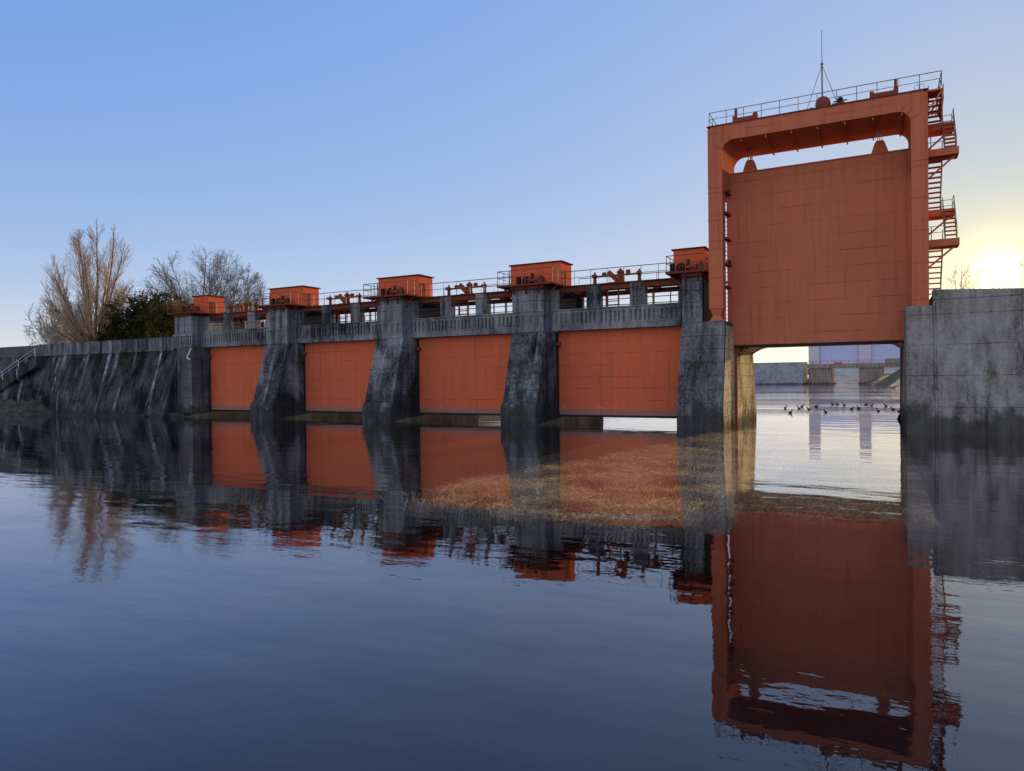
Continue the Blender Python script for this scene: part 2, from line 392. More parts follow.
# winches in front of the houses
def winch(x,label):
    w=thing('winch',label,'winch',(x,36.8,8.065),'dark winches before the motor houses')
    MB().box(x-.95,x+.85,36.55,37.05,8.065,8.14).build('bed_plate',M['rustbeam'],w)
    gw=MB().lathe((x-.45,37.02,8.40),[(.03,-.08),(.07,-.08),(.07,.08),(.03,.08)],10,'y')
    for i in range(5):
        t=2*math.pi*i/5; gw.obox((x-.45+.05*math.cos(t),37.02,8.40+.05*math.sin(t)),(x-.45+.18*math.cos(t),37.02,8.40+.18*math.sin(t)),.05,.04,(0,1,0))
    for i in range(20):
        t=2*math.pi*i/20; u=2*math.pi*(i+1)/20; gw.obox((x-.45+.19*math.cos(t),37.02,8.40+.19*math.sin(t)),(x-.45+.19*math.cos(u),37.02,8.40+.19*math.sin(u)),.08,.05,(0,1,0))
    for i in range(20):
        t=2*math.pi*i/20; gw.obox((x-.45+.19*math.cos(t),37.02,8.40+.19*math.sin(t)),(x-.45+.25*math.cos(t),37.02,8.40+.25*math.sin(t)),.04,.05,(0,1,0))
    gw.build('gear_wheel',M['dark'],w)
    MB().lathe((x+.15,36.8,8.36),[(.05,-.3),(.16,-.3),(.16,-.24),(.11,-.24),(.11,.24),(.16,.24),(.16,.3),(.05,.3)],14,'x').build('drum',M['mach'],w)
    MB().box(x-.95,x-.75,36.7,37.0,8.14,8.62).build('control_box',M['dark'],w,.015)
    MB().box(x-.12,x+.02,36.95,37.1,8.14,8.8).build('gear_housing',M['dark'],w,.015)
    MB().box(x+.5,x+.8,36.65,36.95,8.14,8.5).lathe((x+.65,36.8,8.5),[(.1,0),(.1,.06),(.04,.1)],10).build('motor',M['rustbeam'],w,.015)
    MB().box(x-.16,x-.10,36.7,36.9,8.14,8.42).box(x+.4,x+.46,36.7,36.9,8.14,8.42).build('bearing_stand',M['rustbeam'],w)
    return w
wl=['dark geared winch before the motor house on the first pier left of the tower','dark geared winch before the motor house on the middle pier','dark geared winch before the motor house on the pier nearest the left bank']
for k in range(3): winch(-18.0-S*k,wl[k])
# pier head railings
rl=['steel railing round the head of the first pier left of the tower','steel railing round the head of the middle pier','steel railing round the head of the pier nearest the left bank']
r=railing('pier_railing',rl[0],[(pc-1.8,37.5,8.065),(pc-1.8,36.0,8.065),(pc+1.7,36.0,8.065),(pc+1.7,37.5,8.065)],.82,.9,'railings round the pier heads','brail')
MB().tube((pc-1.8,37.45,8.065),(pc-1.8,37.45,9.15),.035,n=6).build('end_post',M['rail'],r)
for k in (1,2): dup(r,-S*k,rl[k])

# ------------------------------------------------------------ tower pier
tp=thing('tower_pier','broad grey concrete pier carrying the left leg of the gate tower, its inner side sunlit','pier',(-8,36,-1.8))
MB().prismx([(35.08,-1.8),(35.08,1.18),(36.25,5.30),(36.25,5.42),(44.3,5.42),(45.9,.6),(45.9,-1.8)],-9.1,-8.2).build('left_shaft',M['tpier'],tp,.04)
rs=MB().prismx([(35.02,-1.8),(35.02,1.18),(36.02,5.30),(36.02,5.42),(44.3,5.42),(45.9,.6),(45.9,-1.8)],-8.197,-6.86); rs.build('right_shaft',M['tpier'],tp,.04)
iw=MB().prismx([(35.4,-1.8),(35.4,1.2),(36.35,5.2),(44.1,5.2),(45.6,.6),(45.6,-1.8)],-6.857,-6.835); iw.build('inner_facing',M['inner'],tp)  # thin sheet carrying the painted sunlight of the inner side
nz=MB().box(-9.08,-8.07,36.42,37.4,5.43,7.78); slots(nz,-9.1,-8.05,36.36,.05,5.60,6.42,[],3,.02,.33)
nz.box(-9.1,-8.05,36.36,36.42,5.431,5.598); nz.box(-9.0,-8.15,36.38,36.42,6.47,7.0).box(-9.0,-8.15,36.38,36.42,7.06,7.7)
nz.build('pier_head',M['column'],tp,.015)
MB().box(-8.062,-8.045,36.45,37.4,5.44,7.77).build('shaded_side_facing',M['shadeface'],tp)  # dark sheets laid over the side faces in place of shade
MB().box(-8.098,-8.08,37.5,41.4,5.44,7.77).build('shaded_side_facing',M['shadeface'],tp)
MB().box(-9.5,-8.1,37.45,41.4,5.43,7.78).build('pier_core',M['pier'],tp,.02)
MB().box(-9.85,-7.75,35.95,41.6,7.96,8.06).box(-9.1,-8.05,36.2,41.4,7.785,7.96).build('roof_slab',M['rustbeam'],tp)
for xx in (-8.9,-8.25): MB().prismx([(36.0,7.95),(36.33,7.95),(36.33,7.5)],xx-.04,xx+.04).build('slab_bracket',M['rustbeam'],tp)
MB().obox((-9.1,36.7,7.3),(-9.75,36.7,7.93),.07,.1).build('slab_brace',M['rustbeam'],tp)
for yy in (38.4,):
    MB().box(-6.834,-6.70,yy-.05,yy+.05,-1.5,4.95).build('guide_rail',M['mach'],tp)
railing('pier_railing','short steel railing round the narrow motor house beside the gate tower',[(-9.8,37.5,8.065),(-9.8,36.0,8.065),(-7.8,36.0,8.065),(-7.8,37.3,8.065)],.82,.8,None,'brail')
w=winch(-8.85,'small dark winch before the narrow motor house beside the gate tower')
for ch in w.children:
    pass

# ------------------------------------------------------------ gate tower
tw=thing('gate_tower','tall orange steel portal tower holding the raised gate','tower',(-2.85,37.9,5.43))
zt=15.22
XL,XLi,XRi,XR=-7.67,-6.97,1.29,1.95
# upper portal with rounded inner corners, full depth
r_=.55; zb=14.45; zl=12.15
pf=[(XL,zt),(XL,zl),(XLi,zl),(XLi,zb-r_)]
for i in range(1,8):
    a=math.pi/2*i/7; pf.append((XLi+r_*(1-math.cos(a)),zb-r_+r_*math.sin(a)))
for i in range(0,8):
    a=math.pi/2*(1-i/7); pf.append((XRi-r_*(1-math.cos(a)),zb-r_+r_*math.sin(a)))
pf+=[(XRi,zl),(XR,zl),(XR,zt)]
def strip_portal(y0,y1,name,mat):
    mb=MB(); n=len(pf)
    # front/back as quads bands to keep concave shape clean: split outline into outer/inner
    inner=pf[2:-2]; m=len(inner)
    def outer(i):
        x,z=inner[i]
        if z<=zl+1e-6: return (XL if x<0 else XR,z)
        if abs(x-XLi)<1e-6 and z<zb-r_+1e-6: return (XL,z)
        if abs(x-XRi)<1e-6 and z<zb-r_+1e-6: return (XR,z)
        if x<XLi+r_-1e-6 and x<0:
            a=(z-(zb-r_))/r_; t=math.asin(max(-1,min(1,a)))/(math.pi/2)
            return (XL,zb-r_+ (zt-zb+r_)*t*2) if t<.5 else (XL+(XLi+r_-XL)*(t-.5)*2,zt)
        if x>XRi-r_+1e-6:
            a=(z-(zb-r_))/r_; t=math.asin(max(-1,min(1,a)))/(math.pi/2)
            return (XR,zb-r_+(zt-zb+r_)*t*2) if t<.5 else (XR-(XR-XRi+r_)*(t-.5)*2,zt)
        return (x,zt)
    out=[outer(i) for i in range(m)]
    vs=[(x,y0,z) for x,z in inner]+[(x,y0,z) for x,z in out]+[(x,y1,z) for x,z in inner]+[(x,y1,z) for x,z in out]
    fs=[]
    for i in range(m-1):
        fs+=[(i,i+1,m+i+1,m+i),(2*m+i,3*m+i,3*m+i+1,2*m+i+1),(i,2*m+i,2*m+i+1,i+1),(m+i,m+i+1,3*m+i+1,3*m+i)]
    fs+=[(0,m,3*m,2*m),(m-1,3*m-1,4*m-1,2*m-1)]
    mb.add(vs,fs); return mb
po=strip_portal(36.18,39.6,'portal',None)
po.build('portal_girder',M['tower'],tw)
# flange lines and stiffeners on the front web
fl=MB()
for x in [XL+.75+i*1.17 for i in range(8)]: fl.box(x-.02,x+.02,36.155,36.18,14.5,15.18)
for x in (XL+.02,XR-.06): fl.box(x,x+.04,36.155,36.18,12.2,15.2)
for sg,xc in ((1,XLi),(-1,XRi)):
    for a in (20,45,70):
        ca,sa=math.cos(R(a)),math.sin(R(a)); cx=xc+sg*r_; cz=zb-r_
        fl.obox((cx-sg*ca*(r_+.05),36.165,cz+sa*(r_+.05)),(cx-sg*ca*(r_+.35),36.165,cz+sa*(r_+.35)),.03,.03,(0,1,0))
fl.build('web_stiffener',M['tower'],tw)
un=MB()
for x in [XL+1.6+i*1.17 for i in range(7)]: un.box(x-.03,x+.03,36.3,39.5,14.30,14.447)
un.build('underside_rib',M['tower'],tw)
MB().box(XL-.03,XR+.03,36.12,39.66,zt+.002,zt+.05).build('deck_plate',M['rustbeam'],tw)
for a,b_ in ((XL,XLi),(XRi,XR)):
    lg=MB().box(a,b_,36.2,36.95,6.05 if a<0 else 5.95,zl-.003)
    for z in (7.6,9.05,10.5,11.9): lg.box(a-.02,b_+.02,36.18,36.97,z,z+.035)
    lg.build('front_leg',M['tower'],tw)
    if a<0:
        MB().add([(a+.03,36.23,6.04),(b_-.03,36.23,6.04),(b_-.03,36.92,6.04),(a+.03,36.92,6.04),(a+.16,36.35,5.7),(b_-.16,36.35,5.7),(b_-.16,36.8,5.7),(a+.16,36.8,5.7)],[(0,1,2,3),(7,6,5,4),(0,4,5,1),(1,5,6,2),(2,6,7,3),(3,7,4,0)]).add([(a+.16,36.35,5.7),(b_-.16,36.35,5.7),(b_-.16,36.8,5.7),(a+.16,36.8,5.7),(a-.0,36.2,5.44),(b_+.0,36.2,5.44),(b_+.0,36.95,5.44),(a-.0,36.95,5.44)],[(0,1,2,3),(7,6,5,4),(0,4,5,1),(1,5,6,2),(2,6,7,3),(3,7,4,0)]).build('leg_foot',M['tower'],tw)
    else:
        MB().box(a-.0,b_+.0,36.2,36.95,5.66,5.94).build('leg_foot',M['tower'],tw)
for a in (XL,XR-.22): MB().box(a,a+.22,39.2,39.5,5.45,zl).build('rear_leg',M['tower'],tw)
ld=MB()
for k_,(xx) in enumerate((-7.22,)):
    ld.box(xx-.02,xx+.02,37.6,37.68,5.5,12.1).box(xx+.2,xx+.24,37.6,37.68,5.5,12.1)
    for i in range(30): ld.box(xx,xx+.22,37.62,37.66,5.6+i*.22,5.63+i*.22)
ld.build('gate_guide_ladder',M['tower'],tw)
for z in (7.15,8.3,9.6,10.9,12.0): MB().box(-7.03,-6.80,36.6,37.7,z,z+.10).build('guide_bracket',M['mach'],tw)
# raised gate
bg=thing('raised_gate','huge faded orange gate leaf hanging raised inside the tower','gate',(-2.85,38.4,4.15))
MB().box(-7.14,1.62,38.22,38.62,4.25,13.25).build('gate_leaf',M['biggate'],bg,.012)
MB().box(-7.14,1.62,38.18,38.66,4.13,4.247).build('bottom_edge',M['dark'],bg)
MB().box(-7.14,1.62,38.16,38.68,13.252,13.30).build('top_flange',M['tower'],bg)
for xc in (-5.95,.05):
    MB().prismy([(xc-.38,13.303),(xc-.22,13.80),(xc-.14,13.92),(xc+.14,13.92),(xc+.22,13.80),(xc+.38,13.303)],38.28,38.56).build('lifting_lug',M['biggate'],bg,.02)
    for dx in (-.1,0,.1): MB().tube((xc+dx,38.42,13.9),(xc+dx,38.42,14.5),.018,n=6).build('wire_rope',M['galv'],bg)
for z in (5.5,7,8.5,10,11.5,12.7): MB().box(-7.1,1.6,38.625,39.0,z,z+.12).build('stiffening_rib',M['tower'],bg)
for z in (4.9,8.6,12.3): MB().lathe((-7.05,38.08,z),[(.03,-.1),(.14,-.1),(.14,.1),(.03,.1)],14,'x').build('roller',M['dark'],bg)
MB().box(1.15,1.2,38.18,38.219,4.3,13.2).build('side_strip',M['biggate'],bg)
# tower top
railing('tower_railing','thin dark railing round the top of the gate tower',[(XL+.08,39.5,zt+.05),(XL+.08,36.22,zt+.05),(2.47,36.22,zt+.05),(2.47,39.5,zt+.05),(XL+.08,39.5,zt+.05)],.68,.84,None,'rail',.018,.016)
ms=thing('lightning_rod','thin lightning mast with two stay wires on top of the gate tower','mast',(-2.48,38.4,zt+.05))
MB().tube((-2.48,38.4,zt+.05),(-2.48,38.4,18.2),.035,n=6).tube((-2.48,38.4,18.2),(-2.48,38.4,19.85),.018,.012,n=6).build('mast',M['rail'],ms)
for dx,dy in ((-.95,-.1),(.95,-.1),(0,.9)): MB().tube((-2.48,38.4,18.15),(-2.48+dx,38.4+dy,zt+.05),.014,n=5).build('stay_wire',M['rail'],ms)
MB().lathe((-2.48,38.4,18.1),[(.03,0),(.07,.03),(.07,.1),(.03,.13)],10).build('collar',M['rail'],ms)
dw=thing('drive_motor','domed orange drive motor in the middle of the tower top','motor',(-2.3,36.9,zt+.05))
MB().lathe((-2.35,36.9,15.62),[(.05,-.32),(.30,-.3),(.34,-.1),(.34,.12),(.28,.26),(.05,.3)],18,'y').build('gear_case',M['mach'],dw)
MB().box(-2.85,-1.5,36.7,37.1,zt+.05,zt+.16).box(-2.95,-2.8,36.8,37.0,zt+.16,zt+.32).box(-1.95,-1.4,36.75,37.05,zt+.16,zt+.32).build('bed_plate',M['mach'],dw)
MB().lathe((-1.6,36.9,15.68),[(.04,-.12),(.13,-.12),(.13,.12),(.04,.12)],14,'y').box(-1.9,-1.3,36.88,36.92,15.63,15.68).build('brake_drum',M['dark'],dw)
for xc,wh in ((-5.9,'left'),(.2,'right')):
    hd=thing('rope_hoist',f'low orange rope hoist with an upright post on the {wh} part of the tower top','hoist',(xc,36.7,zt+.05))
    MB().prismy([(xc-.55,zt+.055),(xc-.55,zt+.38),(xc-.38,zt+.38),(xc-.36,zt+.27),(xc+.4,zt+.27),(xc+.42,zt+.38),(xc+.6,zt+.42),(xc+.6,zt+.055)],36.25,36.7).build('frame',M['mach'],hd)
    px=xc-.42 if wh=='left' else xc+.5
    MB().box(px-.06,px+.06,36.40,36.52,zt+.36,zt+.78).build('post',M['mach'],hd)
    MB().lathe((xc,37.2,zt+.22),[(.03,-.4),(.15,-.4),(.12,-.34),(.12,.34),(.15,.4),(.03,.4)],14,'x').build('rope_drum',M['mach'],hd)
# stair tower on the right
st=thing('zigzag_stair','rusty open steel zigzag stair on the right side of the gate tower, with four landings','stair',(2.6,38.4,6.35))
ZL1,ZL3=14.62,10.50
def landing(x0,x1,y0,y1,z,h=.30):
    MB().box(x0,x1,y0,y0+.05,z-h,z).box(x0,x1,y1-.05,y1,z-h,z).box(x1-.05,x1,y0+.05,y1-.05,z-h,z).box(x0,x1-.05,y0+.05,y1-.05,z-.04,z-.01).build('landing',M['tower'],st)
landing(1.96,3.18,39.3,40.3,ZL1,.34); landing(1.96,3.18,37.05,38.0,12.78,.32); landing(1.96,3.18,39.3,40.3,ZL3,.32); landing(1.96,3.18,37.05,38.0,8.70,.32)
def flight(xa,xb,ya,za,yb,zb_,n):
    mb=MB()
    for x in (xa,xb): mb.obox((x,ya,za),(x,yb,zb_),.04,.11)
    mb.build('stringer',M['tower'],st)
    tr=MB()
    for i in range(n):
        t=(i+.5)/n; y=ya+(yb-ya)*t; z=za+(zb_-za)*t; tr.box(xa,xb,y-.11,y+.11,z-.02,z+.025)
    tr.build('tread',M['tower'],st)
    hr=MB()
    for x in (xa,xb):
        hr.tube((x,ya,za+.6),(x,yb,zb_+.6),.016,n=5)
        for i in range(4):
            t=i/3; hr.tube((x,ya+(yb-ya)*t,za+(zb_-za)*t),(x,ya+(yb-ya)*t,za+(zb_-za)*t+.6),.013,n=5)
    hr.build('handrail',M['rail'],st)
flight(2.04,2.62,37.4,15.2,39.4,ZL1,5)
flight(2.70,3.16,39.4,ZL1-.02,37.9,12.78,8)
flight(2.04,2.60,37.9,12.76,39.4,ZL3,11)
flight(2.70,3.16,39.4,ZL3-.02,37.9,8.70,8)
flight(2.04,2.60,37.9,8.68,39.6,6.37,10)
for z_ in (ZL1,ZL3):
    hb=MB(); y0_=40.25
    for q in (.6,.32): hb.tube((2.7,y0_,z_+q),(3.16,y0_,z_+q),.014,n=5).tube((3.16,y0_,z_+q),(3.16,39.3,z_+q),.014,n=5)
    for x,y in ((2.7,y0_),(3.16,y0_),(3.16,39.35)): hb.tube((x,y,z_),(x,y,z_+.62),.018,n=5)
    hb.build('landing_rail',M['rail'],st)
for z_ in (12.78,8.7):
    hb=MB(); y0_=37.1
    for q in (.6,.32): hb.tube((2.0,y0_,z_+q),(2.66,y0_,z_+q),.014,n=5)
    for x in (2.1,2.62): hb.tube((x,y0_,z_),(x,y0_,z_+.62),.02,n=5)
    hb.build('landing_rail',M['rail'],st)
for y,z in ((37.3,12.45),(37.3,8.4),(39.5,ZL1-.35),(39.5,ZL3-.33)): MB().obox((3.05,y,z),(1.96,y,z-.95),.06,.08).build('bracket',M['tower'],st)
# top side bracket
tb=MB().box(1.953,2.55,36.2,36.26,15.12,15.2).box(1.953,2.55,39.4,39.46,15.12,15.2).box(2.5,2.55,36.26,39.4,15.12,15.2).box(1.953,2.5,36.26,37.3,15.16,15.19)
tb.prismx([(36.2,15.1),(39.4,15.1),(36.9,13.95),(36.3,13.95)],2.48,2.52)
tb.obox((2.5,36.23,15.1),(1.96,36.23,14.3),.05,.07).obox((2.5,37.4,15.1),(1.96,37.4,14.4),.05,.06)
for i in range(4): tb.obox((1.97+i*.14,37.0,14.25),(2.1+i*.14,37.0,14.45),.03,.03)
tb.build('top_bracket',M['tower'],st)
lb=MB()
for x in (1.45,1.62): lb.path([Vector((x,36.4,zt+.05)),Vector((x,36.4,zt+.3)),Vector((x+.06,36.4,zt+.36)),Vector((x+.16,36.4,zt+.36)),Vector((x+.2,36.4,zt+.3)),Vector((x+.2,36.4,zt+.05))],[.014]*6,5)
tag(lb.build('ladder_hoop',M['galv']),'small bent pipe hoop at the right end of the tower top','ladder hoop')

# ------------------------------------------------------------ right wall and pier
rw=thing('right_river_wall','tall concrete river wall at the right edge, running from the tower','wall',(20,36,-1.8))
MB().prismx([(35.05,-1.8),(35.05,1.0),(36.0,5.0),(36.0,5.65),(46.0,5.65),(47,.5),(47,-1.8)],1.02,2.08).build('gate_side_pier',M['rwall'],rw,.04)
MB().prismx([(35.08,-1.8),(35.08,1.0),(36.05,5.0),(36.05,5.90),(36.6,5.90),(36.6,-1.8)],2.083,60).build('wall_face',M['rwall'],rw,.03)
MB().prismy([(2.083,5.903),(2.083,6.34),(9,5.99),(60,5.99),(60,5.903)],36.02,36.7).build('coping',M['rwall'],rw)
ri=MB().box(1.00,1.018,35.3,45.6,-1.8,1.0); ri.build('inner_facing',M['tpier'],rw)
# ------------------------------------------------------------ road bridge behind the tower bay
rb=thing('road_bridge','low concrete road bridge with rounded haunches behind the raised gate','bridge',(-2.9,44,3.9))
def arch(y0,y1):
    pr_=[(-6.83,5.1),(-6.83,3.75)]
    for i in range(7):
        a=math.pi/2*i/6; pr_.append((-6.83+1.3*math.sin(a),3.75+.62*(1-math.cos(a))+.0))
    pr_=[(-6.83,3.90)]; out=[]
    for i in range(7):
        t=i/6; pr_.append((-6.82+.95*t,3.92+.38*math.sin(t*math.pi/2)))
    for i in range(7):
        t=1-i/6; pr_.append((.99-.5*t,4.05+.25*math.sin(t*math.pi/2)))
    mb=MB(); n=len(pr_); vs=[(x,y0,z) for x,z in pr_]+[(x,y0,5.1) for x,z in pr_]+[(x,y1,z) for x,z in pr_]+[(x,y1,5.1) for x,z in pr_]; fs=[]
    for i in range(n-1): fs+=[(i,i+1,n+i+1,n+i),(2*n+i,3*n+i,3*n+i+1,2*n+i+1),(i,2*n+i,2*n+i+1,i+1),(n+i,n+i+1,3*n+i+1,3*n+i)]
    fs+=[(0,n,3*n,2*n),(n-1,3*n-1,4*n-1,2*n-1)]
    mb.add(vs,fs); return mb
arch(40.2,44.2).build('deck',M['inner'],rb)  # shares the concrete with sunlight painted into its colour
MB().box(-6.8,.98,40.25,40.4,5.103,5.7).build('parapet',M['tan'],rb)

# ------------------------------------------------------------ left abutment
ab=thing('left_abutment','dark concrete abutment at the left end of the gates','abutment',(-48,37,-1.8))
MB().prismx([(36.2,-1.8),(36.2,5.42),(46,5.42),(46,-1.8)],-48.6,-46.9).build('abutment_body',M['abut'],ab,.04)
MB().box(-50.5,-46.9,35.45,36.19,-1.8,.32).build('footing_ledge',M['abut'],ab,.04)
hd=MB().box(-49.0,-47.0,36.42,41.4,5.423,7.78)
slots(hd,-49.2,-46.9,36.30,.1,5.43,6.42,[-48.3],4,.02)
for a in (-48.95,-48.2,-47.45): hd.box(a,a+.35,36.34,36.42,6.46,7.78)
hd.build('abutment_head',M['column'],ab,.02)
MB().box(-46.997,-46.45,37.45,41.4,5.423,7.78).build('abutment_core',M['column'],ab,.02)
MB().box(-49.4,-46.2,35.95,41.6,7.96,8.06).box(-49.0,-46.95,36.2,41.4,7.785,7.96).build('roof_slab',M['rustbeam'],ab)
railing('pier_railing','steel railing round the narrow motor house at the left bank end',[(-49.3,37.5,8.065),(-49.3,36.0,8.065),(-46.3,36.0,8.065),(-46.3,37.5,8.065)],.82,.8,None,'mach')
winch(-47.6,'small dark winch before the narrow motor house at the left bank end')
wp=MB().obox((-47.25,36.1,4.55),(-46.75,36.1,5.25),.07,.07); wp.tube((-47.25,36.12,4.5),(-46.95,36.12,4.4),.05)
tag(wp.build('pipe_prop',M['white']),'white slanting pipe prop on the left abutment just under the parapet','pipe')
# battered retaining wall with lime streaks
bw=thing('battered_retaining_wall','dark sloping retaining wall with pale vertical lime streaks, left of the gates','wall',(-56,35.5,-1.8))
mb=MB()
top=[(-66.2,36.45,5.18),(-48.6,36.45,5.18)]; bot=[(-61.2,34.95,-.3),(-48.6,34.95,-.3)]
mb.add([(-61.0,34.9,-1.8),(-48.62,34.9,-1.8),(-48.62,34.95,.0),(-61.2,34.95,.0),(-48.62,36.45,5.18),(-66.2,36.45,5.18),(-66.2,37.6,5.18),(-48.62,37.6,5.18),(-48.62,37.6,-1.8),(-61.0,37.6,-1.8)],
  [(0,1,2,3),(3,2,4,5),(5,4,7,6),(1,8,7,4,2),(0,3,5,6,9),(8,9,6,7)])
mb.build('sloping_face',M['slope'],bw)
MB().box(-62,-50.4,34.6,35.0,-1.8,.14).build('toe_ledge',M['abut'],bw,.04)
MB().box(-67.6,-49.25,36.36,36.55,5.183,5.32).build('string_course',M['cope'],bw,.015)
lp=MB(); x=-67.5
while x<-49.4:
    w_=1.0 if x>-63 else .55
    lp.box(x,x+w_-.05,36.42,36.7,5.32,6.17); x+=w_
lp.box(-67.5,-49.3,36.47,36.66,5.32,6.12)
lp.build('parapet_panel',M['cope'],bw,.015)
MB().box(-67.6,-49.25,36.40,36.72,6.173,6.24).build('coping',M['cope'],bw,.01)
lw=thing('upper_bank_wall','plain dark bank wall continuing to the left edge beyond the stair','wall',(-90,37,0))
MB().box(-140,-67.63,36.5,36.9,5.2,6.2).build('wall_band',M['bankwall'],lw)
MB().prismx([(35.4,-1.8),(35.6,1.3),(36.55,5.197),(37.4,5.197),(37.4,-1.8)],-140,-61.6).build('lower_face',M['slope'],lw)
tag(MB().box(-67.3,-66.9,36.9,37.3,6.0,6.62).build('marker_post',M['tan'],None,.03),'small pale square marker block on the bank wall left of the bare tree','marker')
# bank stair with handrail
bs=thing('bank_stair','narrow concrete stair with pale blue handrail running down the left bank','stair',(-72,36,1.3))
sb=MB()
for i in range(26):
    x=-66.6-i*.42; z=5.15-i*.155; sb.box(x-.42,x,35.55-(.0),36.6,z-.9,z)
sb.build('steps',M['slope'],bs)
P=[(-66.9-k*2.7,35.6,5.0-k*1.0) for k in range(5)]
for p_ in P: MB().tube(p_,(p_[0],p_[1],p_[2]+.85),.05,n=6).build('post',M['galv'],bs)
MB().tube((P[0][0],35.6,P[0][2]+.85),(P[-1][0],35.6,P[-1][2]+.85),.045,n=6).tube((P[0][0],35.6,P[0][2]+.55),(P[-1][0],35.6,P[-1][2]+.55),.035,n=6).build('handrail',M['galv'],bs)

# ------------------------------------------------------------ ground, river bed, water
def groundmat(name,a,b,c,scale=.6):
    t=NT(name); n=t.noise(t.pos(),scale,6,.65); n2=t.noise(t.pos(),scale*9,4,.7)
    f=t.math('ADD',t.math('MULTIPLY',n,.65),t.math('MULTIPLY',n2,.35))
    return t.finish(t.ramp(f,(.35,a),(.5,b),(.65,c)),.95,n2,.6,.05,0,.1)
M['mud']=groundmat('river_bed_mud',(.004,.005,.006),(.008,.009,.009),(.014,.013,.012))
M['land']=groundmat('bank_soil_and_grass',(.06,.045,.025),(.14,.105,.055),(.25,.19,.10))
M['flarebank']=groundmat('flare_bright_bank',(.25,.20,.12),(.5,.42,.27),(.7,.6,.42),.25)  # backlit bank made pale, flare brightness put into its colour
M['darkland']=groundmat('shade_darkened_bank',(.01,.01,.008),(.02,.018,.012),(.035,.03,.02))  # bank soil darkened, shade behind the gates put into the colour
M['riprap']=groundmat('bank_rubble_and_moss',(.025,.026,.018),(.06,.058,.04),(.12,.11,.085),2.2)
#M['straw_old']=groundmat('submerged_straw_bed',(.16,.09,.045),(.40,.25,.12),(.62,.44,.24),3.0)
t=NT('submerged_straw_bed'); n=t.noise(t.pos(),1.6,6,.65); n2=t.noise(t.pos((2,7,2)),3,5,.7)
f=t.math('ADD',t.math('MULTIPLY',n,.5),t.math('MULTIPLY',n2,.5)); c=t.ramp(f,(.40,(.05,.03,.015)),(.5,(.22,.14,.07)),(.60,(.55,.40,.22)))
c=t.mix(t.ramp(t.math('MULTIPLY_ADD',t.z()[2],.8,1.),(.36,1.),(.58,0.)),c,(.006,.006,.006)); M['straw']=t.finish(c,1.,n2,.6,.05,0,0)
def sheet(name,mat,x0,x1,y0,y1,nx,ny,fz,kind='structure'):
    vs=[];fs=[]
    for j in range(ny+1):
        for i in range(nx+1):
            x=x0+(x1-x0)*i/nx; y=y0+(y1-y0)*j/ny; vs.append((x,y,fz(x,y)))
    for j in range(ny):
        for i in range(nx):
            a=j*(nx+1)+i; fs.append((a,a+1,a+nx+2,a+nx+1))
    o=MB().add(vs,fs).build(name,mat,smooth=True); o['kind']=kind; return o
from mathutils import noise as mn
def fbm(x,y,s,seed=0): return mn.fractal(Vector((x*s,y*s,seed)),1.0,2.0,4)
sheet('river_bed',M['mud'],-4000,4000,-2000,6000,8,8,lambda x,y:-3.2)
def edge(x):
    k=max(0,min(1,(x+3.3)/.9)); return 12.1+.25*math.sin(x*1.3)+k*2.5+.35*fbm(x,0,.8,2)
def strawz(x,y):
    e=min(1,max(0,(y-edge(x)*1.14+.5)/1.1)); e2=min(1,max(0,(x+8.6+.134*(36-y))/1.2))*min(1,max(0,(2.2-x)/1.2))  # left side of the shoal shaped along the sunbeam's shadow line
    return -3.3+ (2.95+.10*fbm(x,y,.5))*e*e2
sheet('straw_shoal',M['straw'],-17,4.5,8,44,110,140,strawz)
land=MB().box(-4000,-48.7,37.5,4000,-3,5.6)
sheet('left_land',M['land'],-900,-67.7,36.95,600,60,60,lambda x,y:6.0+.25*fbm(x,y,.05)+.0)
sheet('left_land',M['land'],-67.7,-49.3,36.75,46,20,10,lambda x,y:5.75+.05*fbm(x,y,.4))
def leftz(x,y):
    e=(-52-x)/6.0; e=max(0,min(1,e)); return -2.5+8.4*e*e*(3-2*e)+.2*fbm(x,y,.1)*e
sheet('left_bank',M['darkland'],-67.7,-45,46,228,30,60,leftz)
def rbx(y):
    pts=[(46,1.3),(60,4.2),(100,3.4),(150,1.0),(200,-3),(240,-6),(600,-20)]
    for (a,b),(c,d) in zip(pts,pts[1:]):
        if y<=c: return b+(d-b)*(y-a)/(c-a)
    return -20
def rightz(x,y):
    e=max(0,min(1,(x-rbx(y)+1)/ (16 if y>55 else 3.)))
    return -1.2+7.3*e**.95+.25*fbm(x,y,.3)
sheet('right_bank',M['land'],-12,60,46.5,236,150,90,rightz)
sheet('right_land',M['land'],2.2,60,36.7,46.6,60,6,lambda x,y:max(5.85,6.33-.07*(x-2.2)))
sheet('right_land',M['land'],59,900,36.7,600,20,20,lambda x,y:5.85)
# left rubble bank at the foot of the wall
def ripz(x,y):
    t=(y-32.8)/3.2; end=max(0,min(1,(-61.5-x)/5))
    return -.55+ (2.0*t+.35*fbm(x,y,.9)+.12*fbm(x,y,3.1,5))*end-(1-end)*.6
sheet('rubble_bank',M['riprap'],-120,-58,32.8,36.2,220,26,ripz)
